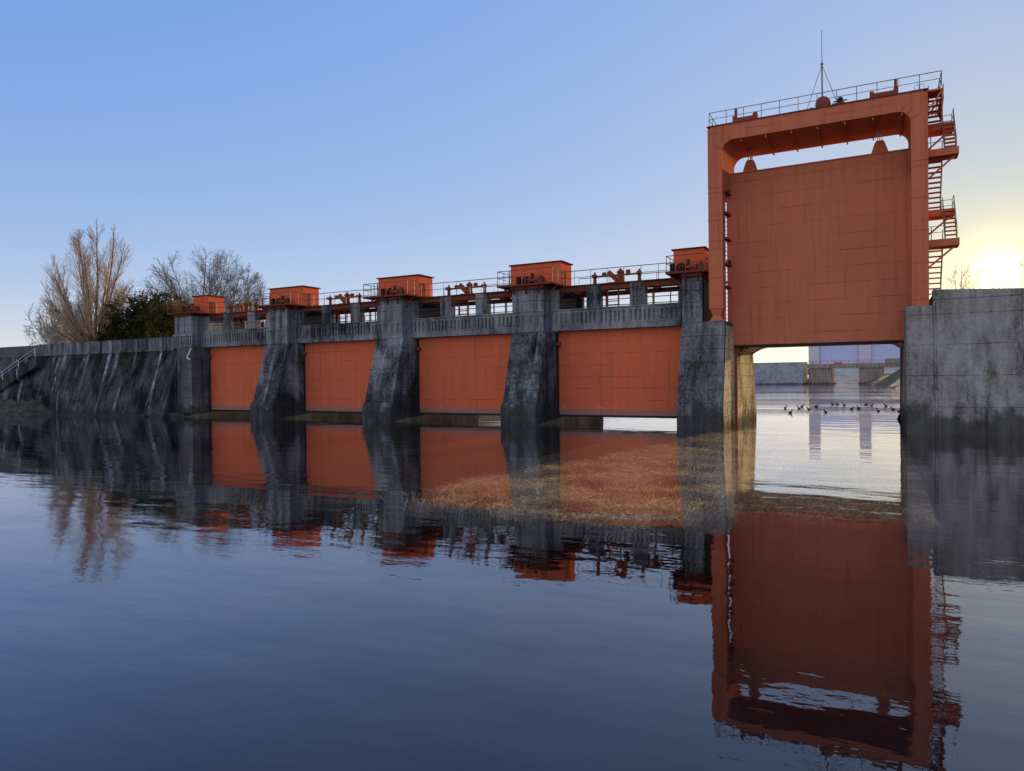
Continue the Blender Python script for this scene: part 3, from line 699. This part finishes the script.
# water
t=NT('river_water')
g=t.n('ShaderNodeNewGeometry')
def wn(sx,sy,rot,sc,det):
    mp=t.n('ShaderNodeMapping',{'Vector':g.outputs['Position'],'Scale':(sx,sy,1),'Rotation':(0,0,R(rot))}).outputs[0]
    return t.noise(mp,sc,det,.5)
w1=wn(.55,1.5,-24,.55,2); w2=wn(.8,1.7,-30,2.6,3); patch=t.ramp(t.noise(g.outputs['Position'],.05,3),(.35,.35),(.65,1.))
w4=wn(1.,2.,-10,9.,2); hh=t.math('ADD',t.math('MULTIPLY_ADD',t.math('MULTIPLY',w4,t.ramp(t.noise(g.outputs['Position'],.11,3),(.45,0.),(.6,1.))),.0007,t.math('MULTIPLY',w1,.016)),t.math('MULTIPLY',t.math('MULTIPLY',w2,.0030),patch))
# ruffled water upstream of the dam
sep=t.n('ShaderNodeSeparateXYZ',{0:g.outputs['Position']}).outputs
ruf=t.ramp(t.math('MULTIPLY',sep[1],.01),(.47,0.),(.56,1.))
w3=t.noise(t.n('ShaderNodeMapping',{'Vector':g.outputs['Position'],'Scale':(.6,1.6,1)}).outputs[0],1.6,4,.6)
pat3=t.ramp(t.noise(t.n('ShaderNodeMapping',{'Vector':g.outputs['Position'],'Scale':(.25,1,1)}).outputs[0],.07,2),(.46,0.),(.56,1.))
hh=t.math('ADD',hh,t.math('MULTIPLY',t.math('MULTIPLY',t.math('MULTIPLY',w3,.05),ruf),pat3))
bmp=t.n('ShaderNodeBump',{'Height':hh,'Strength':1.0,'Distance':1.0})
cosv=t.n('ShaderNodeVectorMath',{0:g.outputs['Incoming'],1:bmp.outputs[0]},operation='DOT_PRODUCT').outputs['Value']
fre_=t.math('MULTIPLY_ADD',t.math('POWER',t.math('SUBTRACT',1.0,t.math('ABSOLUTE',cosv),clamp=True),3.7),.97,.03,clamp=True)
gl_=t.n('ShaderNodeBsdfGlossy',{'Color':(.98,.95,1,1),'Roughness':.012,'Normal':bmp.outputs[0]})
tr=t.n('ShaderNodeBsdfTransparent',{'Color':(.97,.94,.86,1)})
mx=t.n('ShaderNodeMixShader',{0:fre_,1:tr.outputs[0],2:gl_.outputs[0]})
t.t.links.new(mx.outputs[0],t.out.inputs[0]); M['water']=t.m
wa=MB().add([(-4000,-2000,0),(4000,-2000,0),(4000,6000,0),(-4000,6000,0)],[(0,1,2,3)]).build('river_water',M['water']); wa['kind']='structure'

# ------------------------------------------------------------ submerged dead reeds
t=NT('dead_straw'); n=t.noise(t.pos(),2.5,3)
oi=t.n('ShaderNodeAttribute',attribute_name='tone')
c=t.mix(oi.outputs['Fac'],(.28,.17,.08),(1.0,.84,.56))
d=t.n('ShaderNodeBsdfDiffuse',{'Color':c}); tl=t.n('ShaderNodeBsdfTranslucent',{'Color':c})
mx=t.n('ShaderNodeMixShader',{0:.5,1:d.outputs[0],2:tl.outputs[0]}); t.t.links.new(mx.outputs[0],t.out.inputs[0]); M['dry']=t.m
rng=random.Random(3)
gm=MB(); tones=[]
cnt=0
while cnt<60000:
    x=rng.uniform(-15,2.5); y=11.0+rng.random()**1.35*26
    den=fbm(x,y,.55,9)+.35*fbm(x,y,2.0,4)
    if den<rng.uniform(-.5,.25) or x>.1+.3*rng.random() or x<-7.1-.134*(36-y)+.35*fbm(0,y,.7,3): continue  # reeds cut off along the pier's shadow line, shaded side left bare
    if y<edge(x)*1.05+.1*rng.random(): continue
    cnt+=1
    top_=(.03*rng.random() if (rng.random()<.22 and den>.1) else -.02-rng.random()**2*.12) - max(0,-den)*.15
    if y<edge(x)*1.05+1.2: top_=min(top_,-.045-.05*rng.random())
    z0=-.42 if y>edge(x)*1.05+1.2 else top_-.16; a=rng.gauss(math.pi*.04,.55)+(math.pi if rng.random()<.35 else 0); ln=rng.uniform(.15,.75); w=rng.uniform(.005,.011)*(1+(y-12)*.05)
    dx,dy=math.cos(a)*ln,math.sin(a)*ln*.6
    b=Vector((x,y,z0)); m_=Vector((x+dx*.25,y+dy*.25,z0+(top_-z0)*.8)); e=Vector((x+dx,y+dy,top_-rng.uniform(0,.05)))
    q=Vector((w,w*.4,0))
    gm.add([b-q,b+q,m_+q,m_-q,e],[(0,1,2,3),(3,2,4)]); tn=min(1,max(0,rng.random()**1.5*1.1+den*.4)); tones+=[tn]*2
me=bpy.data.meshes.new('submerged_straw'); me.from_pydata(gm.v,[],gm.f); me.update()
at=me.attributes.new('tone','FLOAT','FACE'); at.data.foreach_set('value',tones)
me.materials.append(M['dry']); so=bpy.data.objects.new('submerged_straw',me); col.objects.link(so)
tag(so,'dead straw-coloured reeds lying just under the water, lit by the low sun','reeds',kind='stuff')

# ------------------------------------------------------------ trees
def bark(name,c,c2):
    t=NT(name); n=t.noise(t.pos((3,3,.8)),1.5,5,.7)
    return t.finish(t.mix(n,c,c2),.9,n,.6,.03,0,.1)
M['bark']=bark('grey_brown_bark',(.09,.065,.045),(.17,.12,.085))
M['twig']=bark('tan_twig_bark',(.34,.24,.16),(.58,.42,.28))
M['barkg']=bark('grey_bark',(.13,.12,.105),(.24,.22,.19))
def bare_tree(name,label,base,env,seed,n1,spread,levels,gnarl,up,mats,trunkr=.4,trunkh=.6,twr=.016):
    """env=(cx,cy,cz,rx,ry,rz): the crown's rounded outline; twigs stop at it"""
    rg=random.Random(seed); t=thing(name,label,'tree',base)
    limbs=MB(); twigs=MB(); base=Vector(base); cx,cy,cz,rx,ry,rz=env
    def out(p,k): 
        q=((p.x-cx)/rx)**2+((p.y-cy)/ry)**2+((p.z-cz)/rz)**2
        return q>k
    def grow(p,d,L,r,lev):
        seg=(9,6,4,3,2)[min(lev,4)]; k=(rg.uniform(.80,.97) if lev==0 else rg.uniform(.86,1.07))**2
        pts=[p.copy()]; dirs=[d.copy()]
        for i in range(seg):
            d=(d+Vector((rg.gauss(0,gnarl),rg.gauss(0,gnarl),rg.gauss(0,gnarl*.5)+up))).normalized()
            p=p+d*(L/seg); pts.append(p.copy()); dirs.append(d.copy())
            if p.z>cz-rz*.5 and out(p,k): break
        m=len(pts)-1
        rad=[max(r*(1-.85*i/max(m,1)),twr*.7) for i in range(m+1)]
        (limbs if lev==0 else twigs).path(pts,rad,6 if lev==0 else (4 if lev==1 else 3))
        if lev>=len(levels) or m<1: return
        kk,ang,fr=levels[lev]; n=max(2,round(kk*m/seg))
        for j in range(n):
            f=(.12 if lev==0 else .15)+.86*(j+rg.random())/n
            f=min(f,.995)*m; i=int(f); q=pts[i].lerp(pts[i+1],f-i); dd=dirs[i+1]
            ax=dd.orthogonal().normalized(); ax.rotate(Matrix.Rotation(rg.uniform(0,2*math.pi),3,dd))
            nd=dd.copy(); nd.rotate(Matrix.Rotation(R(abs(rg.gauss(ang,ang*.25))),3,ax)); nd=(nd+Vector((0,0,up*1.2))).normalized()
            if lev==0 and nd.z<-.1: nd.z=abs(nd.z)*.3; nd.normalize()
            grow(q,nd,fr*rg.uniform(.7,1.2),max(rad[i]*.5,twr),lev+1)
    limbs.path([base,base+Vector((.05,0,trunkh*.5)),base+Vector((0,0,trunkh+.3))],[trunkr*1.25,trunkr,trunkr*.9],10)
    for i in range(n1):
        a=2*math.pi*(i*.618)+rg.gauss(0,.25); tilt=R(spread*((i+.4)/n1)**.65+rg.gauss(0,2.5))
        d=Vector((math.sin(tilt)*math.cos(a),math.sin(tilt)*math.sin(a),math.cos(tilt)))
        grow(base+Vector((rg.gauss(0,.15),rg.gauss(0,.15),trunkh*rg.uniform(.5,1.1))),d,(cz+rz-base.z)*1.15,trunkr*rg.uniform(.32,.5),0)
    limbs.build('trunk',M[mats[0]],t,smooth=True); twigs.build('crown',M[mats[1]],t)
    return t
bare_tree('bare_tree','tallest bare tree with upright fan of tan twigs behind the left wall',(-94.6,58,5.8),(-94.3,58,14.4,6.3,6.1,9.4),17,34,66,[(20,21,2.6),(9,26,1.5),(4,28,.8)],.03,.04,('bark','twig'),.5,.8,.017)
bare_tree('bare_tree','broad spreading grey bare tree behind the left end motor house',(-83.4,67,5.8),(-84.0,67,13.4,9.2,8.2,7.9),23,34,76,[(16,34,2.6),(10,36,1.5),(5,38,.8)],.085,.015,('barkg','barkg'),.45,1.6,.016)
bare_tree('bare_tree','slim grey bare tree just right of the broad spreading one',(-80.6,72,5.8),(-80.6,72,13.0,4.0,4.0,6.2),29,12,56,[(15,34,2.2),(9,38,1.2),(5,38,.7)],.09,.03,('barkg','barkg'),.26,2.5,.018)
bare_tree('bare_tree','small bare tree farthest left, beside the tallest one',(-117.3,66,5.8),(-117.1,66,11.0,4.8,4.6,5.8),31,16,64,[(14,34,2.2),(9,38,1.2),(5,38,.7)],.10,.02,('barkg','barkg'),.28,1.6,.018)
bare_tree('bare_tree','low bare tree peeking over the right wall below the sun, left of its neighbour',(7.9,84,6.0),(7.9,84,10.2,2.6,2.4,3.6),41,12,66,[(12,36,1.4),(7,38,.8)],.09,.02,('barkg','barkg'),.14,1.2,.016)
bare_tree('bare_tree','bare tree at the right edge over the river wall, near the sun',(12.9,80,6.0),(12.9,80,10.8,3.6,3.0,4.6),43,14,66,[(13,36,1.7),(7,38,.9)],.09,.02,('barkg','barkg'),.16,1.2,.016)
# evergreen
M['leaf']=M['leaf_sunlit']=None
def leafmat(name,a,b_):
    t=NT(name); at_=t.n('ShaderNodeAttribute',attribute_name='tone'); c=t.mix(at_.outputs['Fac'],a,b_)
    d=t.n('ShaderNodeBsdfDiffuse',{'Color':c}); tl=t.n('ShaderNodeBsdfTranslucent',{'Color':c}); mx=t.n('ShaderNodeMixShader',{0:.3,1:d.outputs[0],2:tl.outputs[0]}); t.t.links.new(mx.outputs[0],t.out.inputs[0]); return t.m
M['leaf']=leafmat('evergreen_leaf',(.014,.016,.008),(.07,.062,.022)); M['leaf_sunlit']=leafmat('sunlit_evergreen_leaf',(.025,.024,.009),(.15,.12,.035))  # olive copy has the sunlight on the foliage's right side painted in
def evergreen(label,base,blobs,nleaf,seed,size=.16,mat='leaf'):
    rg=random.Random(seed); t=thing('evergreen_tree',label,'tree',base)
    tk=MB(); B=Vector(base)
    for (cx,cy,cz,r) in blobs: tk.path([B,B.lerp(Vector((cx,cy,cz)),.5)+Vector((0,0,.3)),Vector((cx,cy,cz))],[.28,.16,.06],6)
    tk.build('trunk',M['bark'],t,smooth=True)
    mb=MB(); tn=[]
    tot=sum(b[3]**2 for b in blobs)
    for (cx,cy,cz,r) in blobs:
        clumps=[]
        for i in range(int(26*r)):
            d=Vector((rg.gauss(0,1),rg.gauss(0,1),rg.gauss(0,.9))).normalized(); clumps.append((Vector((cx,cy,cz))+d*r*rg.uniform(.72,1.04),rg.uniform(.35,.75),rg.random()))
        k=int(nleaf*r*r/tot)
        for i in range(k):
            c,cr,ct=rg.choice(clumps)
            p=c+Vector((rg.gauss(0,.5),rg.gauss(0,.5),rg.gauss(0,.42)))*cr
            n=Vector((rg.gauss(0,1),rg.gauss(0,1),rg.gauss(.5,1))).normalized(); a=n.orthogonal().normalized(); a.rotate(Matrix.Rotation(rg.uniform(0,6.28),3,n)); b=n.cross(a); s=size*rg.uniform(.6,1.2)
            mb.add([p-a*s,p+b*s*.45,p+a*s,p-b*s*.45],[(0,1,2,3)]); tn.append(min(1,max(0,ct*.8+rg.gauss(.05,.15))))
    me=bpy.data.meshes.new('crown'); me.from_pydata([(Vector(v)-B) for v in mb.v],[],mb.f); me.update()
    a_=me.attributes.new('tone','FLOAT','FACE'); a_.data.foreach_set('value',tn); me.materials.append(M[mat])
    o=bpy.data.objects.new('crown',me); col.objects.link(o); o.parent=t
rg=random.Random(5)
bl=[]
for i in range(34):
    u=rg.uniform(-1,1); X=-72.9+u*4.5; hh_=(1-abs(u)**2.2)
    bl.append((X,51.5+rg.uniform(-2.2,2.2),6.6+rg.uniform(.1,1)*5.4*hh_,rg.uniform(1.7,2.5)))
evergreen('wide rounded dark evergreen tree in front of the tallest bare tree',(-74.6,51.5,5.8),bl,70000,8,.15)
bl=[(-63.6+rg.uniform(-2.2,2.2),47+rg.uniform(-1,1),6.6+rg.uniform(0,3.4),rg.uniform(1.0,1.5)) for i in range(15)]
evergreen('low sunlit olive green evergreen between the dark one and the abutment',(-63.6,47.5,5.8),bl,18000,9,.13,'leaf_sunlit')
# pole by the trees
lp=thing('lamp_pole','slim pale pole standing among the bare trees behind the dam','pole',(-72.2,66,5.8))
MB().tube((-72.2,66,5.8),(-72.2,66,16.9),.055,.04,n=8).build('shaft',M['tan'],lp); MB().box(-72.5,-72.1,65.9,66.1,16.9,17.0).build('lamp_head',M['tan'],lp)

# ------------------------------------------------------------ far side, seen under the raised gate
Y=240
fs_=thing('far_sluice','distant sluice with blue gate panels, pale towers and dark piers under the raised gate','sluice',(-8,Y,-1))
for a,b_ in ((-20.1,-13.1),(-5.7,1.1)):
    MB().prismy([(a-1.0,-2),(a,1.0),(a,4.95),(b_,4.95),(b_,1.0),(b_+1.6,-2)],Y,Y+9).build('pier',M['farp'],fs_)
for a,b_ in ((-20.1,-17.0),(-5.7,-2.5)): MB().box(a,b_,Y+1,Y+5,6.4,21).build('gate_tower',M['farw'],fs_)
for a,b_ in ((-16.98,-5.72),(-2.48,12)): MB().box(a,b_,Y+2,Y+3,6.4,13.2).build('blue_panel',M['blue'],fs_)
MB().box(-20.6,14,Y-.5,Y+1,4.96,6.38).build('walkway',M['farp'],fs_)
MB().box(1.5,14,Y-.8,Y-.52,6.0,7.6).build('side_panel',M['farp'],fs_)
MB().box(-12.6,-10.4,Y-.62,Y-.5,6.35,6.75).build('red_sign',M['redsign'],fs_)
rr=MB()
for zz_ in (6.9,7.3): rr.box(-20.6,14,Y-.5,Y-.44,zz_,zz_+.06)
for i in range(18): rr.box(-20.6+i*2,-20.5+i*2,Y-.5,Y-.42,6.38,7.3)
rr.build('railing',M['rail'],fs_)
fw=MB().prismx([(Y-6,-3),(Y,6.6),(Y+.4,6.6),(Y+.4,7.1),(Y+12,7.1),(Y+12,-3)],-140,-21.3)
tag(fw.build('far_river_wall',M['farc']),'distant sloping grey river wall left of the blue sluice','wall')
fb=MB().prismx([(Y+12,-3),(Y+13,.3),(Y+60,6.9),(Y+62,6.9),(Y+62,-3)],-21,60); fo=fb.build('far_bank_slope',M['flarebank']); fo['kind']='structure'
sheet('far_land',M['land'],-900,900,Y+61,2500,40,20,lambda x,y:4.2+.8*fbm(x,y,.02)+(2.0 if x<-24 else 0))
# dry reeds on the right bank upstream
# ducks
rg=random.Random(12)
for i in range(18):
    Yd=rg.uniform(52,68); Xd=Yd*(-.118+ .145*(i+rg.uniform(.1,.9))/18)
    d_=thing('duck','small dark duck resting on the bright shallow water beyond the raised gate','duck',(Xd,Yd,0),'ducks on the water beyond the gate')
    s=rg.choice((-1,1)); f=rg.uniform(.42,.62)
    bd=MB().lathe((Xd,Yd,.06),[(.01,-.22*f),(.04,-.2*f),(.075,-.08*f),(.08,.04*f),(.05,.16*f),(.02,.26*f)],10,'x')
    hd_=MB().path([Vector((Xd+.07*s,Yd,.08)),Vector((Xd+.10*s,Yd,.16)),Vector((Xd+.11*s,Yd,.22))],[.04,.03,.025],6).lathe((Xd+.12*s,Yd,.235),[(.01,-.05),(.033,-.03),(.037,.02),(.01,.05)],8,'x').box(min(Xd+.16*s,Xd+.21*s),max(Xd+.16*s,Xd+.21*s),Yd-.012,Yd+.012,.22,.24)
    bd.build('body',M['duck'],d_,smooth=True); hd_.build('head',M['duck'],d_,smooth=True)

# ------------------------------------------------------------ light
SAZ,SEL=7.01,6.81
LAZ=7.6
sl_=Vector((math.sin(R(LAZ))*math.cos(R(SEL)),math.cos(R(LAZ))*math.cos(R(SEL)),math.sin(R(SEL))))
sd=Vector((math.sin(R(SAZ))*math.cos(R(SEL)),math.cos(R(SAZ))*math.cos(R(SEL)),math.sin(R(SEL))))
ld_=bpy.data.lights.new('sun','SUN'); ld_.energy=5.0; ld_.angle=R(.6); ld_.color=(1,.78,.50)
lo=bpy.data.objects.new('sun',ld_); lo.rotation_euler=sl_.to_track_quat('Z','Y').to_euler(); lo.location=(0,60,60); col.objects.link(lo)
wd=bpy.data.worlds.new('World'); scn.world=wd; wd.use_nodes=True; nt=wd.node_tree; nt.nodes.clear()
def wn_(ty,**kw):
    n=nt.nodes.new(ty)
    for k,v in kw.items(): setattr(n,k,v)
    return n
L=nt.links.new
sky=wn_('ShaderNodeTexSky',sky_type='NISHITA',sun_disc=False,sun_elevation=R(SEL),sun_rotation=R(SAZ),altitude=0,air_density=1.0,dust_density=.6,ozone_density=2.2)
def VM(op,a,b=None):
    n=wn_('ShaderNodeVectorMath',operation=op)
    for i,v in ((0,a),(1,b)):
        if v is None: continue
        if isinstance(v,bpy.types.NodeSocket): L(v,n.inputs[i])
        else: n.inputs[i].default_value=v
    return n.outputs[0]
# soft shoulder, so the sky near the sun keeps its colour
comp=VM('DIVIDE',VM('MULTIPLY',sky.outputs[0],(1.78,2.17,2.75)),VM('ADD',sky.outputs[0],(1.35,1.1,.25)))
tc=wn_('ShaderNodeTexCoord'); sx=wn_('ShaderNodeSeparateXYZ'); L(tc.outputs['Generated'],sx.inputs[0])
dt=wn_('ShaderNodeVectorMath',operation='DOT_PRODUCT'); L(tc.outputs['Generated'],dt.inputs[0]); dt.inputs[1].default_value=sd
ac=wn_('ShaderNodeMath',operation='ARCCOSINE'); mn_=wn_('ShaderNodeMath',operation='MINIMUM'); mn_.inputs[1].default_value=.9999999; L(dt.outputs['Value'],mn_.inputs[0]); L(mn_.outputs[0],ac.inputs[0])
def term(k,amp):
    a=wn_('ShaderNodeMath',operation='MULTIPLY'); a.inputs[1].default_value=-1/R(k); L(ac.outputs[0],a.inputs[0])
    e=wn_('ShaderNodeMath',operation='EXPONENT'); L(a.outputs[0],e.inputs[0])
    m=wn_('ShaderNodeMath',operation='MULTIPLY'); m.inputs[1].default_value=amp; L(e.outputs[0],m.inputs[0]); return m
rd=term(8.,1.0); rs=wn_('ShaderNodeVectorMath',operation='SCALE'); rs.inputs[0].default_value=(-.10,.09,.50); L(rd.outputs[0],rs.inputs['Scale'])
comp=VM('MULTIPLY',comp,VM('SUBTRACT',(1,1,1),rs.outputs[0]))
# pale morning band over the horizon
hz=wn_('ShaderNodeMath',operation='MULTIPLY'); hz.inputs[1].default_value=-11.; L(sx.outputs[2],hz.inputs[0])
he=wn_('ShaderNodeMath',operation='EXPONENT'); L(hz.outputs[0],he.inputs[0]); hm=wn_('ShaderNodeMath',operation='MINIMUM'); hm.inputs[1].default_value=1.; L(he.outputs[0],hm.inputs[0])
sc1=wn_('ShaderNodeVectorMath',operation='SCALE'); sc1.inputs[0].default_value=(1.75,1.25,.05); L(hm.outputs[0],sc1.inputs['Scale'])
# added warm glow behind the camera, unseen, brightens the shaded gates and concrete
dtn=wn_('ShaderNodeVectorMath',operation='DOT_PRODUCT'); L(tc.outputs['Generated'],dtn.inputs[0]); dtn.inputs[1].default_value=-sd
mxn=wn_('ShaderNodeMath',operation='MAXIMUM'); mxn.inputs[1].default_value=0.; L(dtn.outputs['Value'],mxn.inputs[0])
sc2=wn_('ShaderNodeVectorMath',operation='SCALE'); sc2.inputs[0].default_value=(2.7,2.35,1.9); L(mxn.outputs[0],sc2.inputs['Scale'])
tot=VM('ADD',VM('ADD',comp,sc1.outputs[0]),sc2.outputs[0])
bg_=wn_('ShaderNodeBackground'); bg_.inputs[1].default_value=.15; L(tot,bg_.inputs[0])
# sun disc and aureole
au_n=term(.7,2.2); au_a0=term(2.8,.26); au_a=wn_('ShaderNodeMath',operation='ADD'); L(au_n.outputs[0],au_a.inputs[0]); L(au_a0.outputs[0],au_a.inputs[1]); au_c=term(14.,.40); au_b=wn_('ShaderNodeMath',operation='MULTIPLY'); L(au_c.outputs[0],au_b.inputs[0]); L(hm.outputs[0],au_b.inputs[1]); au=wn_('ShaderNodeMath',operation='ADD'); L(au_a.outputs[0],au.inputs[0]); L(au_b.outputs[0],au.inputs[1]); dk=wn_('ShaderNodeMapRange'); L(ac.outputs[0],dk.inputs[0]); dk.inputs[1].default_value=R(.85); dk.inputs[2].default_value=R(.45); dk.inputs[3].default_value=0; dk.inputs[4].default_value=14
ad=wn_('ShaderNodeMath',operation='ADD'); L(au.outputs[0],ad.inputs[0]); L(dk.outputs[0],ad.inputs[1])
bg2=wn_('ShaderNodeBackground'); bg2.inputs[0].default_value=(1,.78,.36,1); L(ad.outputs[0],bg2.inputs[1])
sm_=wn_('ShaderNodeAddShader'); L(bg_.outputs[0],sm_.inputs[0]); L(bg2.outputs[0],sm_.inputs[1])
wo=wn_('ShaderNodeOutputWorld'); L(sm_.outputs[0],wo.inputs[0])

# ------------------------------------------------------------ camera
yaw,pit,rol=R(27.745),R(-.496),R(.652)
fw_=Vector((-math.sin(yaw)*math.cos(pit),math.cos(yaw)*math.cos(pit),math.sin(pit)))
rt=Vector((math.cos(yaw),math.sin(yaw),0)); upv=rt.cross(fw_)
rx=rt*math.cos(rol)-upv*math.sin(rol); ux=rt*math.sin(rol)+upv*math.cos(rol)
cm=bpy.data.cameras.new('camera'); cm.sensor_width=36; cm.lens=699.92/1024*36; cm.clip_start=.1; cm.clip_end=12000
co=bpy.data.objects.new('camera',cm); col.objects.link(co)
co.matrix_world=Matrix(((rx.x,ux.x,-fw_.x,0),(rx.y,ux.y,-fw_.y,0),(rx.z,ux.z,-fw_.z,2.582),(0,0,0,1)))
scn.camera=co
for o in list(bpy.data.objects):
    if '_w' in o: del o['_w']
vs_=scn.view_settings; vs_.view_transform='Standard'; vs_.look='None'; vs_.gamma=1; vs_.exposure=1.08
scn.render.engine='CYCLES'; scn.cycles.transparent_max_bounces=16; scn.cycles.max_bounces=8
scn.cycles.sample_clamp_indirect=6
scn.render.resolution_x=1024; scn.render.resolution_y=771
